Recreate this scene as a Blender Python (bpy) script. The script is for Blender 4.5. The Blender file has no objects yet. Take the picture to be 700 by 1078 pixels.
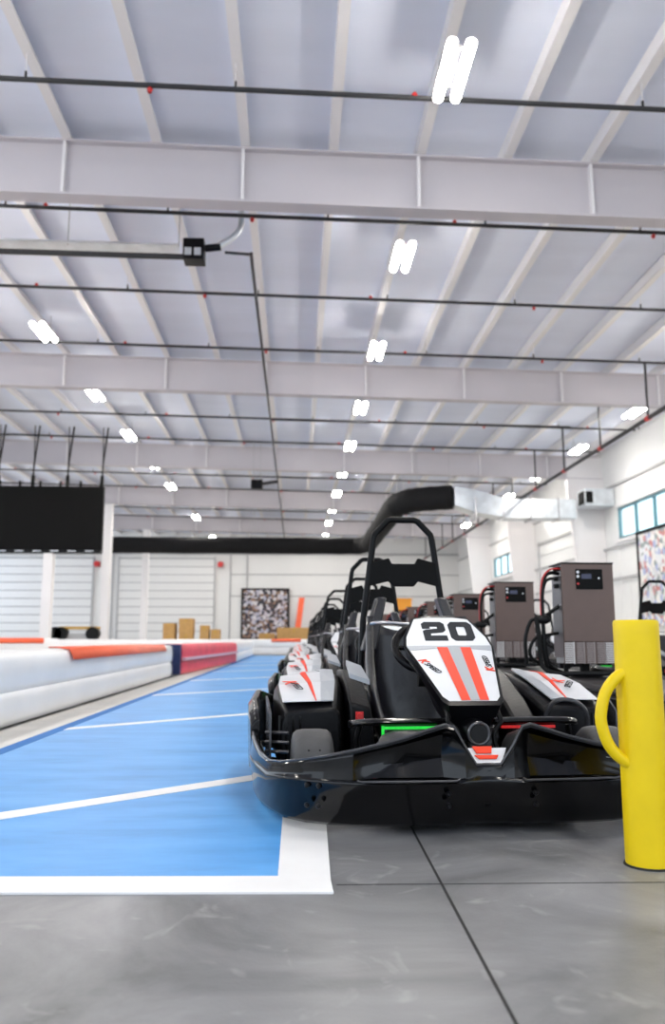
import bpy, bmesh, math, random
from mathutils import Vector, Matrix
random.seed(7)
PI = math.pi
S = 0.857                       # metres per layout unit
col = bpy.context.scene.collection
scn = bpy.context.scene

# ---------------- camera ----------------
F = 850.0
PITCH = math.atan(134 / F)
YAW = math.atan(38 * math.cos(PITCH) / F)
cam = bpy.data.cameras.new('camera')
camo = bpy.data.objects.new('camera', cam); col.objects.link(camo)
camo.location = (0, 0, 0.70 * S)
camo.rotation_euler = (PI / 2 + PITCH, 0, -YAW)
cam.sensor_fit = 'VERTICAL'; cam.sensor_height = 36.0
cam.lens = 36.0 * F / 1078
cam.clip_end = 300
cam.dof.use_dof = True; cam.dof.focus_distance = 2.75; cam.dof.aperture_fstop = 2.8
scn.camera = camo
# ---------------- world, exposure ----------------
w = bpy.data.worlds.new('world'); scn.world = w; w.use_nodes = True
bg = w.node_tree.nodes['Background']
bg.inputs[0].default_value = (0.78, 0.88, 1.0, 1); bg.inputs[1].default_value = 2.1
scn.view_settings.view_transform = 'Standard'; scn.view_settings.look = 'None'
scn.view_settings.gamma = 1; scn.view_settings.use_curve_mapping = False
scn.view_settings.exposure = 0.27
LAMP = 120.0

# ---------------- materials ----------------
def mat(name, c, rough=.5, metal=0, spec=.5, var=0.0, vscale=8, bump=0, bscale=40, emit=None, es=0, coat=0, c2=None, stretch=None):
    m = bpy.data.materials.new(name); m.use_nodes = True
    nt = m.node_tree; b = nt.nodes['Principled BSDF']
    b.inputs['Base Color'].default_value = (*c, 1); b.inputs['Roughness'].default_value = rough
    b.inputs['Metallic'].default_value = metal; b.inputs['Specular IOR Level'].default_value = spec
    b.inputs['Coat Weight'].default_value = coat
    if emit: b.inputs['Emission Color'].default_value = (*emit, 1); b.inputs['Emission Strength'].default_value = es
    tc = nt.nodes.new('ShaderNodeTexCoord')
    src = tc.outputs['Object']
    if stretch:
        mp = nt.nodes.new('ShaderNodeMapping'); mp.inputs['Scale'].default_value = stretch
        nt.links.new(src, mp.inputs[0]); src = mp.outputs[0]
    if var or c2:
        n = nt.nodes.new('ShaderNodeTexNoise'); n.inputs['Scale'].default_value = vscale; n.inputs['Detail'].default_value = 6
        r = nt.nodes.new('ShaderNodeValToRGB')
        a = tuple(x * (1 - var) for x in c); d = c2 if c2 else tuple(min(1, x * (1 + var)) for x in c)
        r.color_ramp.elements[0].position = .3; r.color_ramp.elements[1].position = .7
        r.color_ramp.elements[0].color = (*a, 1); r.color_ramp.elements[1].color = (*d, 1)
        nt.links.new(src, n.inputs['Vector']); nt.links.new(n.outputs[0], r.inputs[0]); nt.links.new(r.outputs[0], b.inputs['Base Color'])
    if bump:
        n = nt.nodes.new('ShaderNodeTexNoise'); n.inputs['Scale'].default_value = bscale; n.inputs['Detail'].default_value = 4
        bp = nt.nodes.new('ShaderNodeBump'); bp.inputs['Strength'].default_value = bump; bp.inputs['Distance'].default_value = .02
        nt.links.new(src, n.inputs['Vector']); nt.links.new(n.outputs[0], bp.inputs['Height']); nt.links.new(bp.outputs[0], b.inputs['Normal'])
    return m
M = {}
def concrete():
    m = mat('polished_concrete', (.2, .2, .205), .38, spec=.35)
    nt = m.node_tree; b = nt.nodes['Principled BSDF']; L = nt.links
    tc = nt.nodes.new('ShaderNodeTexCoord')
    n1 = nt.nodes.new('ShaderNodeTexNoise'); n1.inputs['Scale'].default_value = 1.6; n1.inputs['Detail'].default_value = 8; n1.inputs['Distortion'].default_value = 1.2; n1.inputs['Roughness'].default_value = .62
    r1 = nt.nodes.new('ShaderNodeValToRGB'); e = r1.color_ramp.elements
    e[0].position = .3; e[0].color = (.095, .097, .103, 1); e[1].position = .75; e[1].color = (.30, .30, .31, 1)
    n2 = nt.nodes.new('ShaderNodeTexNoise'); n2.inputs['Scale'].default_value = 5; n2.inputs['Detail'].default_value = 5; n2.inputs['Distortion'].default_value = 2.5
    r2 = nt.nodes.new('ShaderNodeValToRGB'); r2.color_ramp.elements[0].position = .6; r2.color_ramp.elements[0].color = (0, 0, 0, 1); r2.color_ramp.elements[1].position = .82; r2.color_ramp.elements[1].color = (1, 1, 1, 1)
    mx = nt.nodes.new('ShaderNodeMixRGB'); mx.inputs[2].default_value = (.42, .42, .42, 1)
    n3 = nt.nodes.new('ShaderNodeTexNoise'); n3.inputs['Scale'].default_value = 140; n3.inputs['Detail'].default_value = 3
    bp = nt.nodes.new('ShaderNodeBump'); bp.inputs['Strength'].default_value = .12; bp.inputs['Distance'].default_value = .004
    for n in (n1, n2, n3): L.new(tc.outputs['Object'], n.inputs['Vector'])
    L.new(n1.outputs[0], r1.inputs[0]); L.new(n2.outputs[0], r2.inputs[0])
    ml = nt.nodes.new('ShaderNodeMath'); ml.operation = 'MULTIPLY'; ml.inputs[1].default_value = .75
    L.new(r2.outputs[0], ml.inputs[0]); L.new(ml.outputs[0], mx.inputs[0]); L.new(r1.outputs[0], mx.inputs[1]); L.new(mx.outputs[0], b.inputs['Base Color'])
    L.new(n3.outputs[0], bp.inputs['Height']); L.new(bp.outputs[0], b.inputs['Normal'])
    return m
M['concrete'] = concrete()
def bluepaint():
    m = mat('blue_floor_paint', (.05, .27, .72), .42, spec=.35)
    nt = m.node_tree; b = nt.nodes['Principled BSDF']; L = nt.links
    tc = nt.nodes.new('ShaderNodeTexCoord'); mp = nt.nodes.new('ShaderNodeMapping'); mp.inputs['Rotation'].default_value = (0, 0, .75); mp.inputs['Scale'].default_value = (1, 3.2, 1)
    n = nt.nodes.new('ShaderNodeTexNoise'); n.inputs['Scale'].default_value = 1.7; n.inputs['Detail'].default_value = 9; n.inputs['Roughness'].default_value = .6
    r = nt.nodes.new('ShaderNodeValToRGB'); e = r.color_ramp.elements
    e[0].position = .28; e[0].color = (.055, .25, .60, 1); e[1].position = .72; e[1].color = (.13, .42, .82, 1)
    k = e.new(.5); k.color = (.085, .34, .74, 1)
    L.new(tc.outputs['Object'], mp.inputs[0]); L.new(mp.outputs[0], n.inputs['Vector']); L.new(n.outputs[0], r.inputs[0]); L.new(r.outputs[0], b.inputs['Base Color'])
    return m
M['blue'] = bluepaint()
M['white_paint'] = mat('white_line_paint', (.8, .8, .8), .5, var=.05, vscale=4)
M['cream_paint'] = mat('cream_floor_band', (.6, .58, .54), .5, var=.08, vscale=3)
M['track'] = mat('pale_bounce_floor', (.6, .565, .51), .5, var=.05, vscale=1)  # invented pale floor colour that bounces warm light to the ceiling
M['dkblue'] = mat('dark_blue_border', (.02, .15, .45), .6, spec=.15)
M['seam'] = mat('dark_joint', (.012, .012, .012), .8)
M['ceiling'] = mat('white_insulation_sheet', (.74, .78, .90), .75, spec=.2, bump=.5, bscale=1.6, stretch=(.4, 1.5, 1), var=.03, vscale=1)
M['steel_white'] = mat('white_painted_steel', (.76, .74, .75), .55, var=.03, vscale=.7)
M['rafter'] = mat('primer_white_steel', (.53, .50, .53), .55, var=.05, vscale=.5)
M['wall'] = mat('white_wall_panel', (.74, .74, .735), .6, var=.02, vscale=.5)
M['trimgrey'] = mat('grey_trim', (.42, .42, .43), .5, var=.04)
M['slat'] = mat('white_door_slat', (.74, .74, .735), .5, var=.02)
M['black_pipe'] = mat('black_pipe', (.015, .015, .017), .5, var=.2)
M['red'] = mat('red_plastic', (.55, .02, .02), .4, var=.1)
M['orange'] = mat('orange_vinyl', (.85, .13, .05), .5, var=.06, vscale=3)
M['redbar'] = mat('red_vinyl', (.75, .05, .09), .45, var=.12, vscale=3)
M['pink'] = mat('pink_grey_vinyl', (.62, .42, .5), .45, var=.08)
M['barrier'] = mat('white_vinyl', (.82, .82, .82), .3, var=.04, vscale=1.5, bump=.15, bscale=3)
M['navy'] = mat('navy_vinyl', (.01, .02, .08), .4, var=.2)
M['strap'] = mat('black_strap', (.004, .004, .004), .6, spec=.12)
M['foot'] = mat('grey_foot_cover_plastic', (.03, .03, .031), .4, spec=.4, bump=.05, bscale=60)
M['screen'] = mat('black_screen', (.004, .0038, .0038), .5, spec=.08)
M['fabric_black'] = mat('black_duct_fabric', (.008, .008, .009), .8, spec=.15, bump=.5, bscale=4)
M['galv'] = mat('galvanised_steel', (.66, .7, .74), .3, .8, var=.15, vscale=3)
M['plastic'] = mat('black_gloss_plastic', (.0015, .0015, .002), .11, spec=.36, var=.2)
M['satin'] = mat('black_satin_plastic', (.003, .003, .004), .33, spec=.17, var=.2, bump=.05, bscale=60)
M['seat'] = mat('black_seat_shell', (.008, .008, .011), .3, spec=.5, bump=.08, bscale=30)
M['edge'] = mat('grey_edge_and_highlight', (.05, .05, .055), .25, spec=.6)  # grey of edge parts, also used for painted highlights
M['tyre'] = mat('grey_worn_rubber', (.05, .05, .052), .6, var=.15, vscale=20, bump=.1, bscale=60)
M['rim'] = mat('dark_rim', (.06, .06, .065), .35, .7)
M['metal'] = mat('satin_steel', (.5, .5, .52), .28, .9, var=.05)
M['tube_black'] = mat('black_powder_coat', (.003, .003, .0035), .4, spec=.15)
M['white_gloss'] = mat('white_gloss_panel', (.68, .69, .71), .25, var=.02)
M['grey_stripe'] = mat('silver_stripe', (.33, .35, .38), .35)
M['dkgrey'] = mat('dark_grey_print', (.022, .025, .03), .6, spec=.15)
M['redprint'] = mat('red_orange_print', (.80, .045, .01), .4, spec=.25)
M['green_led'] = mat('green_led', (.01, .3, .03), .4, emit=(.005, .55, .03), es=.8, var=.4, vscale=120)
M['red_led'] = mat('red_led', (.35, .01, .01), .4, emit=(.8, .01, .01), es=.3, var=.4, vscale=120)
M['yellow'] = mat('yellow_bollard_paint', (.78, .56, .004), .42, spec=.3, var=.05, vscale=9, bump=.06, bscale=25)
M['taupe'] = mat('brown_powder_coat', (.115, .072, .058), .45, var=.05)
M['grille'] = mat('silver_grille', (.62, .59, .57), .4, .2)
M['grille_dk'] = mat('brown_grille', (.30, .25, .235), .45, .1)
M['cable'] = mat('black_cable', (.004, .004, .004), .45, spec=.2)
M['redcable'] = mat('red_cable', (.5, .02, .02), .45)
M['lcd'] = mat('dark_blue_display', (.01, .012, .05), .25)
M['card'] = mat('cardboard', (.48, .28, .10), .8, var=.1)
M['ochre'] = mat('ochre_board', (.5, .3, .06), .7, var=.1)
M['teal'] = mat('teal_window_frame', (.10, .22, .25), .4)
M['lamp'] = mat('lamp_tube', (1, 1, 1), .4, emit=(1, .95, .87), es=LAMP)
M['housing'] = mat('white_housing', (.8, .8, .8), .4)
M['crate'] = mat('orange_crate', (.85, .33, .02), .5)
def glassmat():
    m = bpy.data.materials.new('window_glass'); m.use_nodes = True; nt = m.node_tree
    for n in list(nt.nodes):
        if n.type == 'BSDF_PRINCIPLED': nt.nodes.remove(n)
    t = nt.nodes.new('ShaderNodeBsdfTransparent'); t.inputs[0].default_value = (.9, .97, .97, 1)
    g = nt.nodes.new('ShaderNodeBsdfGlossy'); g.inputs['Roughness'].default_value = .05
    mx = nt.nodes.new('ShaderNodeMixShader'); mx.inputs[0].default_value = .07
    nt.links.new(t.outputs[0], mx.inputs[1]); nt.links.new(g.outputs[0], mx.inputs[2])
    nt.links.new(mx.outputs[0], nt.nodes['Material Output'].inputs[0]); return m
M['glass'] = glassmat()
def mosaic(name, sc, cols):
    m = mat(name, (.5, .5, .5), .5); nt = m.node_tree; b = nt.nodes['Principled BSDF']
    tc = nt.nodes.new('ShaderNodeTexCoord'); v = nt.nodes.new('ShaderNodeTexVoronoi'); v.inputs['Scale'].default_value = sc
    r = nt.nodes.new('ShaderNodeValToRGB'); r.color_ramp.interpolation = 'CONSTANT'
    sx = nt.nodes.new('ShaderNodeSeparateColor')
    e = r.color_ramp.elements; e[0].color = (*cols[0], 1); e[1].color = (*cols[1], 1); e[1].position = 1 / len(cols)
    for i, c in enumerate(cols[2:]): k = e.new((i + 2) / len(cols)); k.color = (*c, 1)
    nt.links.new(tc.outputs['Object'], v.inputs['Vector']); nt.links.new(v.outputs['Color'], sx.inputs[0]); nt.links.new(sx.outputs[0], r.inputs[0]); nt.links.new(r.outputs[0], b.inputs['Base Color'])
    return m
M['mosaic_dark'] = mosaic('dark_photo_collage', 5.5, [(.02, .02, .04), (.5, .45, .5), (.08, .05, .05), (.62, .6, .62), (.25, .15, .1), (.03, .03, .03), (.4, .4, .5)])
M['mosaic_light'] = mosaic('pale_photo_collage', 6.0, [(.6, .6, .62), (.5, .2, .2), (.7, .7, .72), (.25, .3, .3), (.75, .72, .68), (.35, .4, .6), (.65, .68, .7)])

# ---------------- mesh helpers ----------------
class MB:
    def __init__(s): s.bm = bmesh.new()
    def face(s, vs, i=None):
        try: return s.bm.faces.new(vs)
        except ValueError: pass
    def box(s, c, d, rot=None):
        c = Vector(c); R = rot or Matrix.Identity(3); v = []
        for x in (-.5, .5):
            for y in (-.5, .5):
                for z in (-.5, .5): v.append(s.bm.verts.new(c + R @ Vector((x * d[0], y * d[1], z * d[2]))))
        for f in ((0, 1, 3, 2), (4, 6, 7, 5), (0, 4, 5, 1), (2, 3, 7, 6), (0, 2, 6, 4), (1, 5, 7, 3)): s.face([v[i] for i in f])
        return s
    def b2(s, x0, x1, y0, y1, z0, z1): return s.box(((x0 + x1) / 2, (y0 + y1) / 2, (z0 + z1) / 2), (x1 - x0, y1 - y0, z1 - z0))
    def loft(s, secs, closed=True, caps=True):
        rows = [[s.bm.verts.new(Vector(p)) for p in sec] for sec in secs]; n = len(rows[0])
        for a, b in zip(rows, rows[1:]):
            for i in range(n if closed else n - 1):
                j = (i + 1) % n; s.face([a[i], a[j], b[j], b[i]])
        if caps and closed: s.face(rows[0][::-1]); s.face(rows[-1])
        return s
    def tube(s, pts, r, seg=10, closed=False, sub=0):
        P = [Vector(p) for p in pts]
        if sub: P = smooth(P, sub, closed)
        n = len(P); T = []
        for i in range(n):
            a = P[(i - 1) % n] if (closed or i) else P[0]; b = P[(i + 1) % n] if (closed or i < n - 1) else P[-1]
            T.append((b - a).normalized())
        up = Vector((0, 0, 1)) if abs(T[0].z) < .9 else Vector((0, 1, 0))
        u = T[0].cross(up).normalized(); rows = []
        for i in range(n):
            u = (u - T[i] * u.dot(T[i])).normalized(); v = T[i].cross(u)
            rr = r[i] if isinstance(r, (list, tuple)) else r
            rows.append([s.bm.verts.new(P[i] + (u * math.cos(2 * PI * k / seg) + v * math.sin(2 * PI * k / seg)) * rr) for k in range(seg)])
        for i in range(n if closed else n - 1):
            a, b = rows[i], rows[(i + 1) % n]
            for k in range(seg): s.face([a[k], a[(k + 1) % seg], b[(k + 1) % seg], b[k]])
        if not closed: s.face(rows[0][::-1]); s.face(rows[-1])
        return s
    def prism(s, pts, d):      # planar polygon extruded by vector d
        d = Vector(d); a = [s.bm.verts.new(Vector(p)) for p in pts]; b = [s.bm.verts.new(Vector(p) + d) for p in pts]; n = len(a)
        s.face(a[::-1]); s.face(b)
        for i in range(n): s.face([a[i], a[(i + 1) % n], b[(i + 1) % n], b[i]])
        return s
    def lathe(s, prof, c, axis='x', seg=28):   # prof: list of (along, radius)
        rows = []
        for a, r in prof:
            row = []
            for k in range(seg):
                t = 2 * PI * k / seg; p = {'x': (a, r * math.cos(t), r * math.sin(t)), 'z': (r * math.cos(t), r * math.sin(t), a), 'y': (r * math.cos(t), a, r * math.sin(t))}[axis]
                row.append(Vector(c) + Vector(p))
            rows.append(row)
        return s.loft(rows)
    def ell(s, c, r, seg=20, n=10, z0=-1):
        rows = []
        for i in range(n + 1):
            t = -PI / 2 + PI * i / n; z = max(math.sin(t), z0); q = max(.001, math.cos(t)) if math.sin(t) > z0 else math.cos(math.asin(z0)) * (i / n + .001)
            rows.append([(c[0] + r[0] * q * math.cos(2 * PI * k / seg), c[1] + r[1] * q * math.sin(2 * PI * k / seg), c[2] + r[2] * z) for k in range(seg)])
        return s.loft(rows)
    def build(s, name, m, parent=None, bevel=0, smooth_=True, solid=0, subd=0, offset=-1):
        bm = s.bm
        for v in bm.verts: v.co *= S
        bmesh.ops.recalc_face_normals(bm, faces=bm.faces)
        me = bpy.data.meshes.new(name); bm.to_mesh(me); bm.free()
        me.materials.append(M[m] if isinstance(m, str) else m)
        if smooth_:
            for p in me.polygons: p.use_smooth = True
            me.set_sharp_from_angle(angle=math.radians(38))
        o = bpy.data.objects.new(name, me); col.objects.link(o)
        if parent: o.parent = parent
        if solid:
            k = o.modifiers.new('solid', 'SOLIDIFY'); k.thickness = solid * S; k.offset = offset
        if subd:
            k = o.modifiers.new('sub', 'SUBSURF'); k.levels = subd; k.render_levels = subd
        if bevel:
            k = o.modifiers.new('bev', 'BEVEL'); k.width = bevel * S; k.segments = 2; k.limit_method = 'ANGLE'; k.angle_limit = math.radians(40)
        return o
def smooth(P, sub, closed=False):
    n = len(P); out = []
    rng = range(n if closed else n - 1)
    g = lambda i: P[i % n] if closed else P[max(0, min(n - 1, i))]
    for i in rng:
        a, b, c, d = g(i - 1), g(i), g(i + 1), g(i + 2)
        for k in range(sub):
            t = k / sub
            out.append(.5 * ((2 * b) + (c - a) * t + (2 * a - 5 * b + 4 * c - d) * t * t + (3 * b - a - 3 * c + d) * t ** 3))
    if not closed: out.append(P[-1])
    return out
def tag(o, label=None, cat=None, group=None, kind=None):
    if label: o['label'] = label
    if cat: o['category'] = cat
    if group: o['group'] = group
    if kind: o['kind'] = kind
    return o
def thing(name, label, cat, loc=(0, 0, 0), rz=0, group=None, kind=None):
    o = bpy.data.objects.new(name, None); col.objects.link(o); o.empty_display_size = .1
    o.location = Vector(loc) * S; o.rotation_euler = (0, 0, rz)
    return tag(o, label, cat, group, kind)
def copy_tree(o, parent=None, skip=()):
    c = o.copy(); col.objects.link(c)
    if parent: c.parent = parent
    for ch in [x for x in bpy.data.objects if x.parent == o]:
        if ch.name.split('.')[0] in skip: continue
        copy_tree(ch, c, skip)
    return c
def text_mesh(name, body, size, mx, m, parent, depth=.001, shear=0, bold=0, align='CENTER'):
    cu = bpy.data.curves.new(name + '_txt', 'FONT'); cu.body = body; cu.size = size * S; cu.align_x = align; cu.align_y = 'CENTER'
    cu.shear = shear; cu.offset = bold * S; cu.extrude = depth * S; cu.space_character = .95
    t = bpy.data.objects.new('t', cu); col.objects.link(t)
    dg = bpy.context.evaluated_depsgraph_get(); dg.update()
    me = bpy.data.meshes.new_from_object(t.evaluated_get(dg)); bpy.data.objects.remove(t)
    mm = mx.copy(); mm.translation = mx.translation * S
    me.transform(mm); me.materials.clear(); me.materials.append(M[m]); me.name = name
    o = bpy.data.objects.new(name, me); col.objects.link(o); o.parent = parent
    return o

# ================= STRUCTURE =================
H0 = .70
def roofD(x): return 8.4 - .02 * x          # above eye
XL, XR, YB, YN = -30.0, 13.7, 67.8, -14.0
floor = MB().b2(XL, XR + .3, YN, YB + .3, -.2, 0).build('floor', 'concrete', bevel=0); tag(floor, kind='structure', label='grey polished concrete floor', cat='floor')
e = .003
def quad(pts, name, m, z=e, parent=floor):
    return MB().prism([(x, y, .0005) for x, y in pts], (0, 0, z)).build(name, m, parent, smooth_=False)
quad([(-1.80, 2.57), (-.05, 2.545), (-.05, 35.5), (-1.80, 35.5)], 'blue_paint', 'blue')
quad([(-1.90, 2.57), (-1.80, 2.57), (-1.80, 35.5), (-1.90, 35.5)], 'dark_blue_border', 'dkblue', .0045)
quad([(-2.27, 2.4), (-1.90, 2.4), (-1.90, 35.5), (-2.27, 35.5)], 'cream_band', 'cream_paint')
quad([(-1.95, 2.455), (.108, 2.379), (.104, 2.535), (-1.95, 2.61)], 'white_line', 'white_paint', .006)
quad([(-.05, 2.5), (.105, 2.5), (.12, 3.3), (.12, 35.5), (-.05, 35.5)], 'white_line', 'white_paint', .005)
y0 = 3.48
for k in range(9):     # angled bay lines: direction from left-front to right-back
    yl = [2.86, 6.63, 10.5, 14.15, 17.9, 21.6, 25.3, 29.0, 32.7][k]
    dy = 1.56
    quad([(-1.80, yl - .085), (-.06, yl - .085 + dy), (-.06, yl + .085 + dy), (-1.80, yl + .085)], 'bay_line', 'white_paint', .0055)
quad([(.395, 1.0), (.402, 1.0), (.44, 3.1), (.432, 3.1)], 'floor_joint', 'seam', .0012)
quad([(.434, 3.1), (.44, 3.1), (.5, 30), (.49, 30)], 'floor_joint', 'seam', .0012)
quad([(.12, 2.463), (3.5, 2.40), (3.5, 2.403), (.12, 2.466)], 'floor_joint', 'seam', .0008)

quad([(-29.9, -13.9), (-3.3, -13.9), (-3.3, 67), (-29.9, 67)], 'bounce_patch', M['track'], .004)  # unseen pale patch added to bounce light onto the left ceiling
quad([(5.4, 5), (13.4, 5), (13.4, 67), (5.4, 67)], 'bounce_patch', M['track'], .004)  # second unseen patch, added as bounce on the right side
# ceiling
def slopebox(mb, x0, x1, y0, y1, d0, d1, n=1):      # box that follows the roof slope, d below the roof line
    za, zb = H0 + roofD(x0), H0 + roofD(x1)
    mb.prism([(x0, y0, za + d0), (x1, y0, zb + d0), (x1, y0, zb + d1), (x0, y0, za + d1)], (0, y1 - y0, 0)); return mb
ceil = slopebox(MB(), XL, XR + .3, YN, YB + .3, .26, .4).build('ceiling', 'ceiling', smooth_=False); tag(ceil, kind='structure', label='white insulated metal roof underside', cat='ceiling')
for k in range(-19, 9):
    x = .54 + 1.525 * k; z = H0 + roofD(x)
    mb = MB().b2(x - .03, x + .03, YN, YB, z + .02, z + .27).b2(x - .03, x + .13, YN, YB, z, z + .035)
    mb.build('purlin', 'steel_white', ceil, smooth_=False)
frames = [-8.67, 2.2, 13.0, 23.9, 35.2, 45.7, 56.5]
for y in frames:
    mb = MB()
    slopebox(mb, XL, XR, y - .02, y + .02, -1.0, -.01); slopebox(mb, XL, XR, y - .14, y + .14, -.035, -.003); slopebox(mb, XL, XR, y - .16, y + .16, -1.03, -.99)
    r = mb.build('rafter', 'rafter', ceil, smooth_=False)
    sb = MB()
    for k in range(-16, 9):
        x = -.98 + 3.05 * k
        if XL < x < XR:
            z = H0 + roofD(x); sb.b2(x - .025, x + .025, y - .13, y + .13, z - 1.0, z - .02)
    sb.build('stiffener', 'steel_white', r, smooth_=False)
    if y > 10:      # haunch + tapered wall column
        z1 = H0 + roofD(XR) - .05
        c = MB().prism([(12.75, y - .15, 0), (XR, y - .15, 0), (XR, y - .15, z1), (12.1, y - .15, z1), (12.1, y - .15, z1 - 1.6)], (0, .3, 0)).build('wall_column', 'steel_white', smooth_=False)
        tag(c, kind='structure', label='tapered white steel frame column on right wall', cat='column')
# walls
# right wall with two window openings and one overhead door
ztop = H0 + roofD(XR) + .3
wins = [(25.0, 33.6), (48.6, 55.6)]
mb = MB(); ycur = YN + 8
for a, b in wins:
    mb.b2(XR, XR + .25, ycur, a, 0, ztop); mb.b2(XR, XR + .25, a, b, 0, 4.9); mb.b2(XR, XR + .25, a, b, 6.25, ztop); ycur = b
mb.b2(XR, XR + .25, ycur, YB + .25, 0, ztop)
wr = mb.build('wall_right', 'wall', smooth_=False); tag(wr, kind='structure', label='white metal panel side wall', cat='wall')
g = MB()
for h in (3.2, 4.55, 7.2): g.b2(XR - .12, XR, -4, YB, h, h + .09)
g.build('girt', 'trimgrey', wr, smooth_=False)
rb = MB()
for i in range(72): rb.b2(XR - .03, XR, 1 + i * .93, 1.05 + i * .93, .2, 4.5 if i % 2 else 3.2)
rb.build('panel_rib', 'wall', wr, smooth_=False)
for i, (a, b) in enumerate(wins):
    fr = MB(); n = round((b - a) / 1.6); 
    for k in range(n + 1): y = a + (b - a) * k / n; fr.b2(XR + .02, XR + .14, y - .05, y + .05, 4.9, 6.25)
    fr.b2(XR + .02, XR + .14, a, b, 4.9, 5.0); fr.b2(XR + .02, XR + .14, a, b, 6.15, 6.25)
    wf = fr.build('window_%d' % (i + 1), 'teal', smooth_=False); tag(wf, kind='structure', label='high strip window in the side wall', cat='window')
    MB().b2(XR + .07, XR + .08, a, b, 4.95, 6.2).build('pane', 'glass', wf, smooth_=False)
    MB().b2(XR - .1, XR + .02, a - .15, b + .15, 4.75, 4.88).b2(XR - .06, XR + .02, a - .15, b + .15, 6.27, 6.42).build('window_sill', 'steel_white', wf, smooth_=False)
# back wall
mb = MB().b2(XL, XR + .25, YB, YB + .25, 0, 9.9)
wb = mb.build('wall_back', 'wall', smooth_=False); tag(wb, kind='structure', label='white back wall of the hall', cat='wall')
g = MB()
for h in (6.0, 4.2): g.b2(-5.5, XR, YB - .06, YB, h, h + .1)
for x in (-26, -15.3, -5.6, -4.2): g.b2(x, x + .12, YB - .1, YB, 0, 7.7)
g.b2(XL, XR, YB - .2, YB, 7.7, 7.85)
g.build('girt', 'trimgrey', wb, smooth_=False)
def rolldoor(n, x0, x1, y, h, axis='y'):
    mb = MB(); k = int(h / .62)
    for i in range(k):
        z = i * h / k
        if axis == 'y': mb.b2(x0, x1, y - .12, y, z + .08, z + h / k)
        else: mb.b2(y - .06, y, x0, x1, z + .05, z + h / k)
    d = mb.build('door_%d' % n, 'slat', smooth_=False); tag(d, kind='structure', label='white ribbed overhead door', cat='door')
    f = MB()
    if axis == 'y': f.b2(x0 - .12, x0, y - .2, y, 0, h + .2).b2(x1, x1 + .12, y - .2, y, 0, h + .2).b2(x0, x1, y - .06, y, 0, h).b2(x0, x1, y - .2, y, h, h + .12)
    else: f.b2(y - .15, y, x0 - .12, x0, 0, h + .2).b2(y - .15, y, x1, x1 + .12, 0, h + .2).b2(y - .15, y, x0, x1, h, h + .12)
    f.build('door_frame', 'trimgrey', d, smooth_=False)
rolldoor(1, -25.5, -16.9, YB, 7.3); rolldoor(2, -14.7, -6.9, YB, 7.3); rolldoor(3, 38.0, 44.6, XR, 5.9, 'x')
# wall far behind the camera's left (hall continues open there); interior columns
for x, y, top in ((-10.65, 45.7, 7.6), (-10.5, 56.5, 7.6)):
    z = H0 + roofD(x) - 1.03
    c = MB().b2(x - .22, x + .22, y - .22, y + .22, 0, z).b2(x - .3, x + .3, y - .3, y + .3, 0, .05).b2(x - .3, x + .3, y - .3, y + .3, z - .05, z).build('support_column', 'steel_white', bevel=.02)
    tag(c, kind='structure', label='white square interior column', cat='column')

c = MB().b2(-9.97, -9.60, 32.1, 32.5, 0, 4.05).b2(-10.07, -9.5, 32.0, 32.6, 0, .05).build('support_column', 'steel_white', bevel=.02)
tag(c, kind='structure', label='white square post below the hanging black screen', cat='column')
# ================= CEILING SERVICES =================
def ordn(i): return ['nearest', 'second', 'third', 'fourth', 'fifth', 'sixth', 'seventh', 'eighth', 'ninth', 'tenth', 'eleventh', 'twelfth', 'thirteenth'][i]
def make_light():
    t = thing('ceiling_light', '', 'ceiling light')
    for s in (-1, 1):
        MB().lathe([(-.56, .0), (-.56, .045), (-.54, .062), (.54, .062), (.56, .045), (.56, 0)], (s * .125, 0, 0), 'y', 14).build('lamp_tube', 'lamp', t)
        MB().loft([[(s * .125 + .072 * math.cos(PI * k / 10), y, .01 + .07 * math.sin(PI * k / 10)) for k in range(11)] for y in (-.575, .575)], closed=False).build('reflector', 'housing', t, solid=.006, offset=1)  # half-shell added over the tube to block its upward light
    MB().b2(-.10, .10, -.03, .03, .075, .10).b2(-.10, .10, -.40, -.34, .075, .10).b2(-.10, .10, .34, .40, .075, .10).b2(-.03, .03, -.4, .4, .085, .12).build('housing', 'housing', t, bevel=.01)
    MB().tube([(-.0, .45, .1), (-.05, .47, .3), (0, .5, .42), (.05, .47, .3), (0, .45, .1)], .008, 6, sub=4).tube([(0, .5, .42), (0, .5, .66)], .008, 6).build('hanger', 'trimgrey', t)
    return t
L0 = make_light(); first = True
rows = [('middle', 2.1, [9.9 + 5.42 * k for k in range(11)]), ('left', -6.57, [20.2 + 5.35 * k for k in range(9)]), ('right', 11.2, [25.6 + 5.42 * k for k in range(7)])]
rows_b = [('middle', 2.1, [4.5, -.9, -6.3]), ('left', -6.57, [14.8, 9.4, 4.1, -1.2]), ('right', 11.2, [20.2, 14.8, 9.4, 4.0]), ('far left', -15.4, [4.1 + 10.7 * k for k in range(6)]), ('outer left', -24, [4.1 + 10.7 * k for k in range(6)])]
for nm, x, ys in rows:
    for i, y in enumerate(ys):
        o = L0 if first else copy_tree(L0); first = False
        o.location = Vector((x, y, H0 + 7.7 - .02 * x)) * S
        o['label'] = 'twin-tube white ceiling light, %s in the %s row' % (ordn(i) if i == 0 else ordn(i) + ' away', nm); o['group'] = 'ceiling lights, %s row' % nm
for nm, x, ys in rows_b:
    for i, y in enumerate(ys):
        o = copy_tree(L0); o.location = Vector((x, y, H0 + 7.7 - .02 * x)) * S
        o['label'] = 'twin-tube ceiling light of the %s row out of the view, %s one' % (nm, ordn(i)); o['group'] = 'ceiling lights out of view, %s row' % nm
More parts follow.
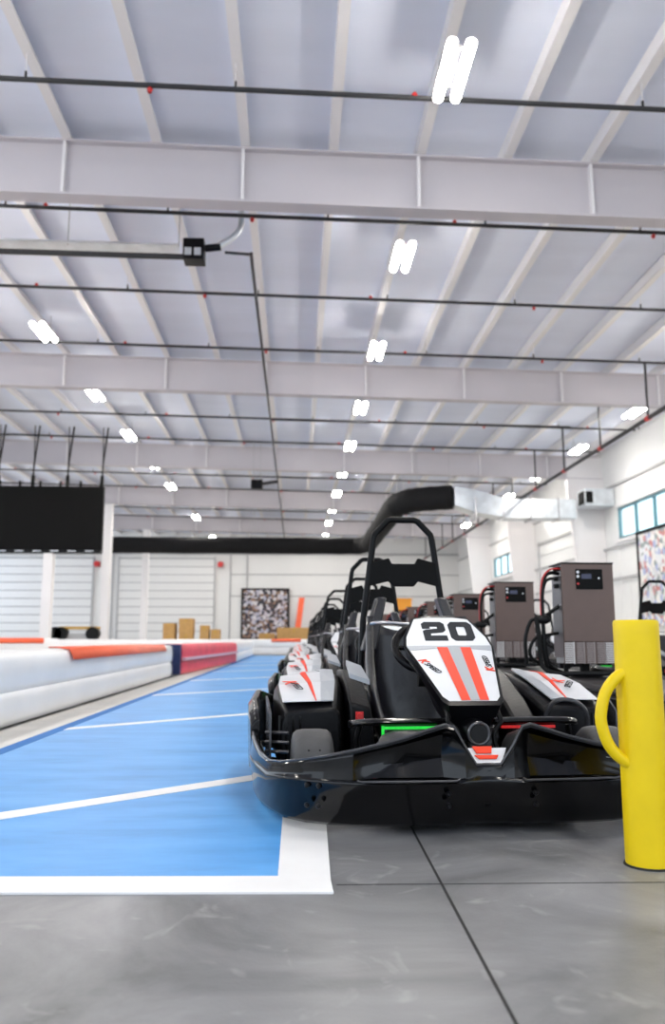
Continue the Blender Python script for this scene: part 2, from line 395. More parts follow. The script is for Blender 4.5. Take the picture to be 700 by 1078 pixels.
# sprinkler branch pipes
pys = [10.83 - 3.6 + 3.6 * k for k in range(1, 16)]
for i, y in enumerate(pys):
    def pz(x): return H0 + roofD(x) - .42
    if any(abs(y - f) < .25 for f in frames): y += .4
    t = thing('sprinkler_pipe', 'black sprinkler pipe across the roof, %s from the front' % (ordn(i) if i < 13 else ['fourteenth', 'fifteenth'][i - 13]), 'pipe', (0, y, 0), 0, 'sprinkler pipes under the roof')
    MB().tube([(XL + 1, 0, pz(XL + 1)), (12.6, 0, pz(12.6))], .038, 8).build('pipe', 'black_pipe', t)
    h = MB(); r = MB()
    for k in range(-8, 5):
        x = -.95 + 3.05 * k + (i % 2) * 1.5
        MB().tube([(x, 0, pz(x)), (x, 0, pz(x) + .42)], .009, 5).build('hanger_rod', 'steel_white', t)
        MB().b2(x - .015, x + .015, -.015, .015, pz(x) + .02, pz(x) + .13).build('pipe_clip', 'black_pipe', t)
    for k in range(-4, 5):
        x = -2.2 + 3.9 * k + (i * 1.3) % 2.6
        if x < 12: MB().lathe([(-.06, .0), (-.055, .03), (0, .045), (.03, .02), (.05, 0)], (x, 0, pz(x) + (.06 if k % 2 else -.06)), 'z', 8).build('sprinkler_head', 'red', t)
# main line along the right
t = thing('sprinkler_main', 'long black sprinkler main running along the right side under the roof', 'pipe', (9.85, 0, 0))
zm = H0 + 6.15
MB().tube([(0, 3, zm), (0, 62, zm)], .065, 10).build('pipe', 'black_pipe', t)
for y in pys:
    if y > 14:
        if any(abs(y - f) < .25 for f in frames): y += .4
        zz = H0 + roofD(9.85) - .42
        MB().tube([(0, y, zm), (0, y, zz)], .035, 7).build('riser', 'black_pipe', t)
        MB().lathe([(-.09, .08), (.09, .08)], (0, y, zm), 'y', 10).build('coupling', 'red', t)
# gas pipe of the heater
zg = H0 + 7.3
gx = -.92
MB_ = MB().tube([(-1.42, 14.6, zg + .03), (gx - .03, 14.6, zg)], .03, 8).tube([(gx, 14.6, zg + .02), (gx, 15.2, zg), (gx, 60, zg)], .035, 8).tube([(gx, 27.3, zg + .25), (9.6, 27.3, zg + .1)], .04, 8)
tag(MB_.build('gas_pipe', 'black_pipe'), 'thin black gas pipe running back from the heater under the roof', 'pipe')
# radiant tube heater
hz = H0 + 7.32
t = thing('tube_heater', 'long radiant tube heater with black burner box below the front beam', 'heater', (-2.0, 14.6, hz))
MB().box((0, 0, 0), (.40, .36, .42)).build('burner_box', 'satin', t, bevel=.02)
MB().box((-.1, -.185, -.07), (.13, .012, .15)).box((.08, -.185, -.07), (.13, .012, .15)).build('cover_plate', 'galv', t)
MB().tube([(-.2, 0, -.1), (-9, 0, .0)], .055, 10).build('tube', 'black_pipe', t)
MB().prism([(-.3, -.28, .0), (-.3, -.1, .12), (-.3, .1, .12), (-.3, .28, .0), (-.3, .1, .10), (-.3, -.1, .10)], (-8.6, 0, .1)).build('reflector', 'galv', t)
MB().tube([(.2, 0, .08), (.5, 0, .12)], .07, 10).build('coupling', 'satin', t)
MB().tube([(.45, 0, .12), (.7, 0, .3), (.86, 0, .5), (.88, 0, .75), (.88, 0, 1.1)], .06, 10, sub=4).build('flue', 'galv', t)
h = MB()
for x in (-.3, -2.4, -4.6, -6.8): h.tube([(x, 0, .1), (x, 0, 1.1)], .012, 5)
h.build('hanger', 'trimgrey', t)
t = thing('unit_heater', 'small black heater unit hanging in mid hall under the roof', 'heater', (-1.75, 35.9 - 1.5, H0 + 6.6))
MB().box((0, 0, 0), (.5, .4, .4)).build('body', 'satin', t, bevel=.03)
MB().tube([(.25, 0, .05), (.9, 0, .15)], .07, 8).build('coupling', 'black_pipe', t)
MB().tube([(-.15, 0, .2), (-.15, 0, 1.8)], .015, 5).tube([(.15, 0, .2), (.15, 0, 1.8)], .015, 5).build('hanger', 'trimgrey', t)
# black fabric duct with bend
zd = H0 + 6.0
pts = [(-16.5, 52.2, zd), (-4, 52.2, zd), (3.3, 52.2, zd), (4.1, 51.8, zd), (4.5, 50.9, zd), (4.55, 49, zd), (4.5, 40, zd), (4.5, 36.4, zd), (4.7, 35.5, zd + .03), (5.3, 35.0, zd + .1), (6.8, 34.6, zd + .15)]
P = smooth([Vector(p) for p in pts], 8); rr = [.53 + (.018 if i % 3 == 0 else 0) for i in range(len(P))]
t = thing('fabric_duct', 'fat black fabric air duct crossing the back and bending forward', 'duct', (0, 0, 0))
MB().tube([tuple(p) for p in P], rr, 18).build('duct_body', 'fabric_black', t)
for i in range(2, len(P), 7): MB().tube([(P[i].x, P[i].y, P[i].z + .5), (P[i].x, P[i].y, H0 + roofD(P[i].x))], .01, 4).build('hanger', 'trimgrey', t)
t = thing('metal_duct', 'shiny galvanised metal duct joining the black duct to the side wall', 'duct', (0, 0, 0))
def rect(x, y, z, w_, h_): return [(x, y - w_, z - h_), (x, y + w_, z - h_), (x, y + w_, z + h_), (x, y - w_, z + h_)]
MB().loft([rect(6.8, 34.55, zd + .15, .42, .42), rect(7.6, 34.45, zd - .1, .5, .5), rect(9.0, 34.3, zd - .45, .5, .42), rect(12.0, 34.3, zd - .45, .5, .42)]).build('duct_body', 'galv', t, bevel=.02)
sm = MB()
for x in (7.6, 8.8, 10.0, 11.2): sm.b2(x, x + .05, 33.75, 34.85, zd - .95, zd + .02)
sm.build('flange', 'metal', t)
t = thing('wall_vent_box', 'white metal vent box with dark louvre on the column beside the window', 'vent', (13.0, 34.2, H0 + 6.05))
MB().box((0, 0, 0), (1.3, 1.0, .75)).build('body', 'galv', t, bevel=.02)
MB().box((-.66, -.1, 0), (.03, .7, .55)).box((-.45, -.51, 0), (.3, .02, .5)).build('louvre', 'strap', t)
# hanging screen
ys = 32.3
t = thing('hanging_screen', 'large blank black screen hanging from straps at the left', 'screen', (0, ys, 0))
ztp, zbt = 6.75, 4.18
MB().b2(-16, -7.74, -.12, .12, zbt, ztp).build('display', 'screen', t, bevel=.02)
MB().b2(-16, -7.76, -.16, .16, zbt - .12, zbt).build('bottom_rail', 'satin', t)
for k in range(8): x = -8.2 - k * .68; MB().b2(x - .16, x + .16, -.19, -.15, zbt - .06, zbt - .02).build('connector', 'metal', t)
for k in range(6):
    x = -7.75 - 1.37 * k; zt = H0 + roofD(x) - .05
    MB().tube([(x - .12, 0, ztp + .0), (x - .1, 0, ztp + .9), (x + .05, 0, zt)], .035, 6).tube([(x - .1, 0, ztp + .9), (x - .14, 0, zt)], .02, 6).b2(x - .17, x - .05, -.06, .06, ztp + .0, ztp + .45).build('strap', 'strap', t)
for k in range(9): x = -7.9 - k * .8; MB().b2(x - .04, x + .04, -.05, .05, ztp, ztp + .22).build('bracket', 'strap', t)

# ================= BACK OF THE HALL =================
def onwall(px, y=YB): return (px - 312) * (y - 0) / 850 * 1.0
for x, lab in ((-16.5, 'small red alarm bell between the two overhead doors'), (-6.35, 'small red alarm bell right of the overhead door')):
    t = thing('alarm_bell', lab, 'alarm bell', (x, YB - .55, 6.85), 0, 'alarm bells')
    MB().lathe([(-.12, 0), (-.12, .2), (-.02, .25), (.1, .22), (.14, 0)], (0, 0, 0), 'y', 16).build('gong', 'red', t)
    MB().b2(-.2, .2, .12, .48, -.2, .2).build('back_box', 'red', t, bevel=.02)
t = thing('photo_poster', 'dark photo collage poster on the back wall', 'poster', (-2.6, YB - .12, 0))
MB().b2(-1.85, 1.85, -.03, .03, .8, 4.75).build('print', 'mosaic_dark', t, smooth_=False)
MB().b2(-2, 2, -.06, 0, 4.75, 4.9).b2(-2, 2, -.06, 0, .65, .8).b2(-2, -1.85, -.06, 0, .65, 4.9).b2(1.85, 2, -.06, 0, .65, 4.9).build('frame', 'strap', t)
t = thing('photo_banner', 'tall pale collage banner on the right wall below the window', 'banner', (XR - .14, 0, 0))
MB().b2(-.02, .02, 24.0, 31.3, 1.2, 4.8).build('print', 'mosaic_light', t, smooth_=False)
MB().b2(-.05, .03, 31.3, 31.45, 1.1, 4.9).b2(-.05, .03, 24.0, 31.3, 4.8, 4.9).build('frame', 'strap', t)
t = MB().prism([(-.35, 66.3, 0), (.15, 66.3, 0), (.65, 66.9, 4.1), (.2, 66.9, 4.1)], (0, .12, 0)).build('leaning_board', 'orange'); tag(t, 'long orange board leaning against the back wall', 'board')
def carton(x0, x1, y, z0, z1, lab, d=.7, grp=None):
    t = thing('cardboard_box', lab, 'box', ((x0 + x1) / 2, y, z0), random.uniform(-.06, .06), grp); w_ = (x1 - x0) / 2; h = z1 - z0
    MB().b2(-w_, w_, -d / 2, d / 2, 0, h).build('carton', 'card', t, bevel=.02)
    MB().b2(-.05, .05, -d / 2 - .004, d / 2 + .004, h * .8, h - .002).build('packing_tape', 'ochre', t)
carton(-6.75, -6.15, 42, 0, .9, 'cardboard box under the left narrow box behind the barrier')
carton(-6.75, -6.15, 42, .9, 1.5, 'small cardboard box, left of the pair behind the white barrier')
carton(-5.95, -5.25, 42, 0, .95, 'cardboard box under the tall box behind the barrier')
carton(-5.95, -5.25, 42, .95, 1.75, 'taller cardboard box, right of the pair behind the white barrier')
carton(-4.9, -4.45, 42, 0, 1.4, 'narrow tan cardboard box right of the taller box pair')
carton(-4.35, -3.9, 42, 0, 1.2, 'low tan cardboard box, third stack along the barrier')
carton(-.95, .75, 41, 0, 1.28, 'wide cardboard box below the leaning orange board', .9)
carton(-1.9, -1.1, 41.5, 0, 1.0, 'cardboard box under the dark poster')
t = thing('tool_cart', 'low cart with black wheels and ochre board at the back left', 'cart', (-11.2, 42, 0))
MB().b2(-.7, 1.15, -.4, .4, 1.2, 1.34).build('deck', 'ochre', t, bevel=.02)
for x in (-.9, -.62, .95): MB().lathe([(-.2, .12), (-.2, .34), (.2, .34), (.2, .12)], (x, -.3, .98), 'y', 16).build('wheel', 'cable', t)
MB().b2(-.8, 1.1, -.3, .3, .7, 1.0).b2(-.75, -.68, -.3, .3, 0, .7).b2(1.0, 1.07, -.3, .3, 0, .7).build('frame', 'trimgrey', t)
# barriers -----------------------------------------------------------
def barprof(h, w_, n=7):
    # two rounded bulges facing +x, flat back
    pts = [(-w_, 0.02), (0, .02)]
    for c, r in ((h * .25, h * .23), (h * .72, h * .26)):
        for k in range(n + 1):
            a = -PI / 2 + PI * k / n; pts.append((r * .26 * math.cos(a), c + r * math.sin(a)))
    pts += [(-w_ * .15, h), (-w_ * .85, h), (-w_, h * .93)]
    return pts
def barrier(name, label, x0, y0, x1, y1, h, w_, mtl, cap=None, endm=None, grp='track barriers'):
    d = Vector((x1 - x0, y1 - y0, 0)); L = d.length; d.normalize(); nrm = Vector((d.y, -d.x, 0))
    t = thing(name, label, 'barrier', (x0, y0, 0), 0, grp)
    secs = []
    N = max(2, int(L / 2))
    for i in range(N + 1):
        o = d * (L * i / N); secs.append([tuple(o + nrm * a + Vector((0, 0, z))) for a, z in barprof(h, w_)])
    MB().loft(secs).build('vinyl_cover', mtl, t)
    if cap:
        for a, b in cap:
            s2 = [[tuple(d * (q + (max(0, -u) * 2.6 if q == a else 0)) + nrm * u + Vector((0, 0, v))) for u, v in ((.075, h * .84), (.05, h * .95), (.02, h + .012), (-w_ * .5, h + .02), (-w_ - .01, h + .012), (-w_ - .01, h * .9))] for q in (a, b)]
            MB().loft(s2, closed=False).build('cap_cover', 'orange', t, solid=.008)
    if endm:
        s2 = [[tuple(d * q + nrm * a * 1.03 + Vector((0, 0, z * 1.01))) for a, z in barprof(h, w_)] for q in (L - .05, L + .12)]
        MB().loft(s2).build('end_cap', endm, t)
    return t
barrier('track_barrier', 'long white padded barrier beside the blue lane, orange strip on its top', -2.3, 2.5, -2.33, 15.3, .595, .8, 'barrier', cap=[(5.9, 11.9)], endm='navy')
b2 = barrier('track_barrier', 'red padded barrier beyond the white one beside the blue lane', -2.3, 16.4, -1.86, 25.2, .60, .6, 'redbar', endm=None)
MB().b2(-.62, .02, -.15, .0, .02, .60).build('end_cap', 'navy', b2)
MB().prism([(.10, .05, .28), (.10, .05, .34), (.03, .05, .34), (.03, .05, .28)], (.43, 8.7, 0)).build('grey_strip', 'pink', b2)
barrier('track_barrier', 'white padded barrier closing the far end of the blue lane', -1.86, 25.4, -1.9, 35.5, .62, .5, 'barrier')
barrier('track_barrier', 'far white barrier crossing the hall behind the parked karts', -22, 36.2, 3, 36.2, .70, .5, 'barrier', cap=[(20.9, 22.2)])
barrier('track_barrier', 'white and orange barrier at far left behind the front barrier', -9.5, 20.0, -6.2, 21.6, .72, .6, 'barrier', cap=[(0, 3.3)])
barrier('track_barrier', 'white barrier with black base at the left, behind the front barrier', -9.0, 26.5, -4.0, 29, .64, .5, 'barrier')

# ================= KART MEDIAN AND CHARGERS =================
t = thing('median_barrier', 'long black barrier between the two rows of karts', 'barrier', (2.0, 3.4, 0))
prof = [(0, 0), (-.03, .05), (-.03, .17), (.01, .2), (-.02, .23), (-.02, .33), (.03, .385), (.08, .4), (.75, .4), (.8, .35), (.82, 0)]
MB().loft([[(a, q, z) for a, z in prof] for q in (0, 4, 8, 12, 16, 20, 24)]).build('body', 'satin', t)
MB().b2(-.012, .004, 0, 24, .36, .372).build('highlight_strip', 'edge', t)  # lighter grey strip paints the highlight along the barrier's top edge
def make_charger():
    t = thing('battery_charger', '', 'charger')
    w_, d_, h_ = .215, .15, .82        # local: front at -y, bottom at z=.5
    z0 = .505; zg_ = z0 + .175
    MB().b2(-w_ + .03, w_, -d_ + .012, d_, z0, z0 + h_ - .01).build('housing', 'trimgrey', t)
    MB().b2(-w_, w_, -d_ - .012, -d_ + .012, zg_, z0 + h_ - .012).build('front_panel', 'taupe', t, bevel=.004)
    MB().b2(-w_ - .005, w_ + .005, -d_ - .015, d_ + .01, z0 + h_ - .012, z0 + h_).build('lid', 'satin', t, bevel=.003)
    dp = MB().b2(-.1, .125, -d_ - .02, -d_ - .01, z0 + .60, z0 + .765).build('display_panel', 'strap', t, bevel=.006)
    MB().b2(-.055, .03, -d_ - .024, -d_ - .018, z0 + .685, z0 + .725).build('display', 'lcd', dp)
    bt = MB()
    for z in (.74, .705): bt.lathe([(-.003, .0), (-.003, .012), (.004, .012), (.004, 0)], (-.083, -d_ - .022, z0 + z), 'y', 10)
    bt.lathe([(-.003, .0), (-.003, .008), (.004, .008), (.004, 0)], (.09, -d_ - .022, z0 + .69), 'y', 10)
    bt.build('button', 'white_gloss', dp)
    MB().lathe([(-.003, .0), (-.003, .009), (.004, .009), (.004, 0)], (-.083, -d_ - .022, z0 + .645), 'y', 10).build('red_light', 'red', dp)
    MB().b2(-w_, w_, -d_, -d_ + .01, z0, zg_).build('grille_back', 'taupe', t)
    for kx in range(5):
        gcol = MB(); a = -w_ + .004 + kx * (2 * w_ - .008) / 5; b = a + (2 * w_ - .008) / 5 - .012
        for k in range(11): z = z0 + .006 + k * .0153; gcol.b2(a + (.0 if kx in (0, 4) else .012), b, -d_ - .01, -d_ + .002, z, z + .0085)
        gcol.b2(b, b + .006, -d_ - .011, -d_, z0, zg_)
        gcol.build('grille', 'grille' if kx in (0, 4) else 'grille_dk', t)
    fins = MB()
    for k in range(7): fins.b2(-w_ - .0, -w_ + .04, -d_ + .03 + k * .035, -d_ + .045 + k * .035, z0 + .05, z0 + .7)
    fins.build('heat_sink', 'metal', t)
    MB().b2(-.03, .03, -.03, .03, .401, .51).b2(-.12, .12, -.09, .09, .401, .432).b2(-.2, -.17, -.1, -.07, .401, .51).build('stand', 'strap', t)
    for i, (m_, p) in enumerate((('redcable', [(-.2, -.08, 1.28), (-.29, -.09, 1.27), (-.35, -.09, 1.2), (-.372, -.09, 1.08), (-.375, -.09, .88)]),
                                 ('cable', [(-.2, -.05, 1.24), (-.31, -.08, 1.235), (-.358, -.09, 1.1), (-.362, -.09, .85), (-.36, -.09, .6), (-.33, -.06, .43)]),
                                 ('cable', [(-.2, -.05, 1.2), (-.30, -.06, 1.19), (-.345, -.07, 1.1), (-.352, -.07, .95), (-.345, -.07, .7), (-.31, -.06, .5), (-.2, -.05, .432)]),
                                 ('cable', [(-.2, -.05, .98), (-.27, -.05, .93), (-.38, -.05, .86), (-.45, -.05, .85), (-.5, -.04, .7), (-.49, -.03, .5)]),
                                 ('cable', [(-.42, -.1, .88), (-.40, -.1, .7), (-.39, -.1, .5), (-.3, -.15, .43), (-.1, -.17, .43), (.2, -.2, .43)]),
                                 ('cable', [(-.2, 0, .75), (-.28, -.03, .74), (-.42, -.03, .7), (-.45, -.03, .55), (-.2, -.03, .432)]))):
        MB().tube(p, [.0075, .016, .012, .016, .02, .014][i], 8, sub=5).build('power_cable', m_, t)
    MB().ell((-.365, -.09, .86), (.07, .04, .04)).build('cable_clamp', 'cable', t)
    for z in (1.28, 1.2, 1.14): MB().tube([(-.25, -.065, z - .005), (-.19, -.065, z)], .02, 8).build('connector', 'cable', t)
    return t
C0 = make_charger()
chy = [6.6, 8.85, 11.2, 13.5, 15.8, 18.1, 20.4, 22.7]
lbl = ['nearest brown battery charger on a stand behind the yellow bollard', 'second brown battery charger on the black barrier', 'third brown battery charger, just right of the number panel', 'fourth brown charger along the barrier, behind the roll hoop', 'fifth brown charger along the barrier', 'sixth brown charger along the barrier, orange crate on top', 'seventh brown charger along the barrier', 'farthest brown charger on the barrier']
for i, y in enumerate(chy):
    o = C0 if i == 0 else copy_tree(C0)
    o.location = Vector((2.385, y + .1, 0)) * S; o['label'] = lbl[i]; o['group'] = 'battery chargers on the barrier'
t = thing('storage_crate', 'small orange crate on a far charger behind the roll hoop', 'crate', (2.385, 18.2, 1.325))
MB().b2(-.19, .19, -.14, .14, 0, .26).build('body', 'crate', t, bevel=.03); MB().b2(-.2, .2, -.15, .15, .24, .28).build('rim', 'crate', t, bevel=.01)

# ================= GO-KART =================
def plane_mx(o, ux, uy):
    ux = Vector(ux).normalized(); uy = Vector(uy); n = ux.cross(uy).normalized(); uy = n.cross(ux)
    m = Matrix((ux, uy, n)).transposed().to_4x4(); m.translation = Vector(o); return m
def make_kart():
    t = thing('go_kart', '', 'go-kart')
    # --- chassis tray and frame
    MB().prism([(-.36, -.86, .06), (.36, -.86, .06), (.42, -.2, .06), (.42, .75, .06), (-.42, .75, .06), (-.42, -.2, .06)], (0, 0, .02)).build('floor_tray', 'satin', t)
    fr = MB()
    for s in (-1, 1):
        fr.tube([(s * .33, -.88, .11), (s * .36, -.5, .11), (s * .40, -.1, .11), (s * .40, .8, .12)], .02, 8)
        fr.tube([(s * .40, -.1, .11), (s * .8, -.1, .16), (s * .82, .5, .16), (s * .40, .5, .12)], .018, 8)
    fr.tube([(-.33, -.88, .11), (.33, -.88, .11)], .02, 8); fr.tube([(-.6, .58, .17), (.6, .58, .17)], .022, 10); fr.tube([(-.6, -.5, .17), (.6, -.5, .17)], .018, 10)
    fr.build('frame', 'tube_black', t)
    # --- front bumper
    half = [(0, -.925, .25), (.045, -.93, .25), (.09, -.94, .32), (.125, -.948, .385), (.16, -.952, .392), (.22, -.952, .375), (.3, -.95, .35), (.4, -.945, .325), (.5, -.93, .305), (.6, -.895, .283), (.69, -.83, .263), (.755, -.74, .245), (.80, -.62, .232), (.835, -.48, .245), (.855, -.35, .272), (.863, -.25, .292), (.863, -.15, .29)]
    full = [(-x, y, h) for x, y, h in half[:0:-1]] + half
    secs = []
    for i, (x, y, h) in enumerate(full):
        a = full[max(0, i - 1)]; b = full[min(len(full) - 1, i + 1)]
        tx, ty = b[0] - a[0], b[1] - a[1]; l = math.hypot(tx, ty); nx, ny = ty / l, -tx / l   # outward
        ax = abs(x); wgt = max(0, min(1, (ax - .10) / .05)) * max(0, min(1, (.50 - ax) / .1))
        bot = .028 + max(0, ax - .5) * .05; fi = 1 - .75 * max(0, min(1, (ax - .55) / .2)); sh = min(.2, h - .05)
        row = []
        for z, ins in ((bot, .085 * fi), (bot + .015, .055 * fi), (bot + .05, .038 * fi), (sh - .05, .012 * fi), (sh - .01, -.006), (sh, -.004 + .01 * wgt), (sh + .004, .055 * wgt), (sh + (h - sh) * .35, .085 * wgt + .002), (sh + (h - sh) * .8, .06 * wgt + .004), (h - .012, .02 * wgt + .004), (h, .012 + .02 * wgt), (h - .004, .03 + .03 * wgt)):
            row.append((x - nx * ins, y - ny * ins, z))
        secs.append(row)
    fb = MB().loft(secs, closed=False).build('front_bumper', 'plastic', t, solid=.012)
    MB().tube([(r[10][0], r[10][1], r[10][2]) for r in secs], .0055, 6).build('lip_highlight', 'edge', fb)  # lighter grey tube paints the highlight along the bumper's top rim
    for s in (-1, 1):
        MB().tube([(s * .485, -.94, .203), (s * .47, -.946, .2), (s * .3, -.956, .2), (s * .13, -.958, .2), (s * .115, -.955, .207)], .004, 6).build('lip_highlight', 'edge', fb)  # same painted highlight along the shelf lip
        MB().prism([(s * .50, -.925, .262), (s * .455, -.90, .268), (s * .475, -.89, .23)], (0, .01, 0)).build('gap_glint', 'white_gloss', fb)  # white triangle stands in for bright floor seen through a hole
        for bx, by, bz in ((.16, -.96, .155), (.16, -.96, .115), (.66, -.868, .18), (.62, -.895, .18), (.66, -.868, .11), (.62, -.895, .11)):
            MB().lathe([(-.006, 0), (-.006, .006), (0, .01), (.008, .01), (.008, 0)], (s * bx, by, bz), 'y', 8).build('bolt', 'satin', fb)
    # badge plate in the notch
    bd = MB().prism([(-.085, -.86, .30), (.085, -.86, .30), (.05, -.915, .252), (-.05, -.915, .252)], (0, .004, -.01)).build('badge_plate', 'white_gloss', t)
    MB().prism([(-.045, -.862, .3035), (.03, -.862, .3035), (.022, -.885, .283), (-.035, -.885, .283)], (0, -.001, .003)).prism([(-.045, -.893, .2765), (.045, -.893, .2765), (.035, -.905, .266), (-.03, -.905, .266)], (0, -.001, .003)).build('badge_print', 'redprint', bd)
    # foot covers (grey domes) behind the humps
    for s in (-1, 1):
        MB().loft([[(s * (.25 + r * .14 * math.cos(2 * PI * k / 24)), -.72 + r * .10 * math.sin(2 * PI * k / 24), z) for k in range(24)] for r, z in ((1.05, .12), (1.03, .24), (.95, .30), (.8, .332), (.5, .348), (.05, .352))]).build('foot_cover', 'foot', t)
    # crossbar with led strips
    def bar(s):
        return [(s * .0, -.64, .372), (s * .2, -.65, .378), (s * .38, -.655, .378), (s * .45, -.62, .37), (s * .47, -.56, .36)]
    for s in (-1, 1):
        MB().loft([[(p[0], p[1] - .03 * math.cos(a), p[2] + .014 * math.sin(a)) for a in [2 * PI * k / 12 for k in range(12)]] for p in smooth([Vector(q) for q in bar(s)], 5)]).build('front_crossbar', 'plastic', t)
        MB().tube([(s * .43, -.6, .36), (s * .44, -.58, .28), (s * .38, -.56, .2), (s * .25, -.55, .16)], .012, 8, sub=4).build('crossbar_stay', 'tube_black', t)
        mm = 'green_led' if s < 0 else 'red_led'
        MB().b2(min(s * .13, s * .35), max(s * .13, s * .35), -.672, -.66, .350, .3605).build('led_strip', mm, t)
    MB().b2(-.352, -.342, -.668, -.655, .305, .362).build('led_strip', 'green_led', t)
    # nose cone tube with ring
    MB().loft([[(r * math.cos(2 * PI * k / 24), y, zc + r * math.sin(2 * PI * k / 24)) for k in range(24)] for r, y, zc in ((.040, -.80, .345), (.046, -.79, .345), (.046, -.72, .35), (.07, -.6, .37), (.09, -.4, .45), (.08, -.25, .5))]).build('nose_tube', 'satin', t)
    MB().tube([(.040 * math.cos(2 * PI * k / 28), -.803, .345 + .040 * math.sin(2 * PI * k / 28)) for k in range(28)], .0065, 8, closed=True).build('nose_ring', 'edge', t)
    MB().lathe([(-.804, 0), (-.804, .033), (-.80, .033), (-.80, 0)], (0, 0, .345), 'y', 20).build('nose_cap', 'plastic', t)
    # steering fairing under the panel
    MB().loft([[(-a, y, z), (a, y, z), (a * .7, y + .06, z - .1), (-a * .7, y + .06, z - .1)] for a, y, z in ((.10, -.74, .43), (.15, -.58, .53), (.17, -.4, .62), (.15, -.22, .74))]).build('steering_fairing', 'satin', t, bevel=.01)
    for s in (-1, 1):
        MB().tube([(s * .17, -.36, .60), (s * .125, -.6, .49), (s * .10, -.72, .42), (s * .105, -.745, .385), (s * .075, -.765, .355), (s * .07, -.77, .31), (s * .1, -.79, .2), (s * .12, -.8, .1)], .010, 8, sub=3).build('fairing_frame', 'tube_black', t)
    # number panel: upper facet and lower facet
    A = [(-.085, -.195, .795), (.085, -.195, .795), (.125, -.2, .79), (.183, -.33, .685), (.19, -.375, .645), (.185, -.40, .63)]
    top = [(-.125, -.205, .785), (-.06, -.195, .797), (.06, -.195, .797), (.125, -.205, .785), (.18, -.33, .688), (.19, -.39, .638)]
    topL = [(-.18, -.33, .688), (-.19, -.39, .638)]
    rimpts = [(-.125, -.205, .785), (-.06, -.195, .797), (.06, -.195, .797), (.125, -.205, .785), (.18, -.31, .707), (.188, -.36, .668), (.115, -.71, .475), (.095, -.735, .460), (-.095, -.735, .460), (-.115, -.71, .475), (-.188, -.36, .668), (-.18, -.31, .707)]
    def facet(pts, name, mtl, dz=.0, th=.006, par=None):
        return MB().prism([(x, y, z + dz) for x, y, z in pts], (0, .0, -th)).build(name, mtl, par or t, smooth_=False)
    shield = MB(); cx = Vector((0, -.45, .6))
    outer = [tuple((Vector(p) - cx) * 1.07 + cx - Vector((0, 0, .004))) for p in rimpts]; low = [(p[0] * .9, p[1] + .03, p[2] - .05) for p in outer]
    shield.loft([low, outer, [(p[0], p[1], p[2] + .002) for p in rimpts]], caps=False).build('panel_shell', 'satin', t)
    def P1(x, v): # upper facet, v 0 (crease) .. 1 (top)
        return Vector((x, -.36 + v * .165, .668 + v * .129))
    def P2(x, v): # lower facet, v 0 (crease) .. 1 (bottom)
        return Vector((x, -.36 - v * .375, .668 - v * .208))
    def patch(f, pts, name, mtl, off, par, n):
        off = Vector(n) * off
        return MB().prism([tuple(f(x, v) + off) for x, v in pts], tuple(Vector(n) * .0015)).build(name, mtl, par, smooth_=False)
    n1 = Vector((0, -.129, .165)).normalized(); n2 = Vector((0, -.208, .375)).normalized()
    pan = patch(P1, [(-.19, 0), (.19, 0), (.18, .31), (.125, .94), (.06, 1), (-.06, 1), (-.125, .94), (-.18, .31)], 'number_panel', 'white_gloss', 0, t, n1)
    patch(P2, [(-.19, 0), (-.115, .93), (-.095, 1), (.095, 1), (.115, .93), (.19, 0)], 'lower_panel', 'white_gloss', 0, pan, n2)
    patch(P2, [(-.19, -.01), (-.182, .09), (-.08, .05), (.08, .05), (.182, .09), (.19, -.01)], 'crease_stripe', 'grey_stripe', .002, pan, n2)
    patch(P2, [(-.010, .03), (-.010, .99), (.028, .99), (.046, .03)], 'centre_stripe', 'grey_stripe', .003, pan, n2)
    for s in (-1, 1):
        patch(P2, [(.018 + s * .028, .03), (.009 + s * .019, .99), (.009 + s * .055, .99), (.018 + s * .075, .03)], 'red_stripe', 'redprint', .0035, pan, n2)
        ey = Vector((0, .375, .208)).normalized(); ex = Vector((1, 0, 0))
        ux, uy = (ex * .5 - ey * .85, ex * .85 + ey * .5) if s < 0 else (ey, -ex)
        mx = plane_mx(P2(-.118, .40) if s < 0 else P2(.135, .34), ux, uy); mx.translation = mx.translation + n2 * .0035
        text_mesh('logo_text', 'SPEED', .034, mx @ Matrix.Translation((.012, 0, 0)), 'dkgrey', pan, shear=.3)
        text_mesh('logo_letter', 'K', .048, mx @ Matrix.Translation((-.052, .002, 0)), 'redprint', pan, shear=.3, bold=.0015)
    # digits 2 and 0, squared and wide
    def q(pts, dx): return [(x + dx, v) for x, v in pts]
    two = [(-.05, .62), (-.05, .80), (-.035, .88), (.036, .88), (.05, .80), (.05, .56), (.036, .48), (-.018, .44), (-.018, .36), (.05, .36), (.05, .17), (-.05, .17), (-.05, .53), (-.036, .58), (.016, .62), (.016, .70), (-.016, .70), (-.016, .62)]
    patch(P1, q([(x * 1.06, v * .92 + .03) for x, v in two], -.046), 'number_digit', 'dkgrey', .002, pan, n1)
    zero = MB(); o1 = [(-.055, .28), (-.055, .77), (-.038, .88), (.038, .88), (.055, .77), (.055, .28), (.038, .17), (-.038, .17)]; i1 = [(-.02, .40), (-.02, .65), (-.016, .69), (.016, .69), (.02, .65), (.02, .40), (.016, .36), (-.016, .36)]
    o1 = [(x, v * .92 + .03) for x, v in o1]; i1 = [(x, v * .92 + .03) for x, v in i1]
    a_ = [tuple(P1(x + .078, v) + n1 * .0035) for x, v in o1]; b_ = [tuple(P1(x + .078, v) + n1 * .0035) for x, v in i1]; c_ = [tuple(P1(x + .078, v) + n1 * .0015) for x, v in o1]
    zero.loft([c_, a_, b_], caps=False).build('number_digit', 'dkgrey', pan, smooth_=False)
    # steering wheel
    c = Vector((0, -.16, .66)); R = Matrix.Rotation(math.radians(-38), 3, 'X')
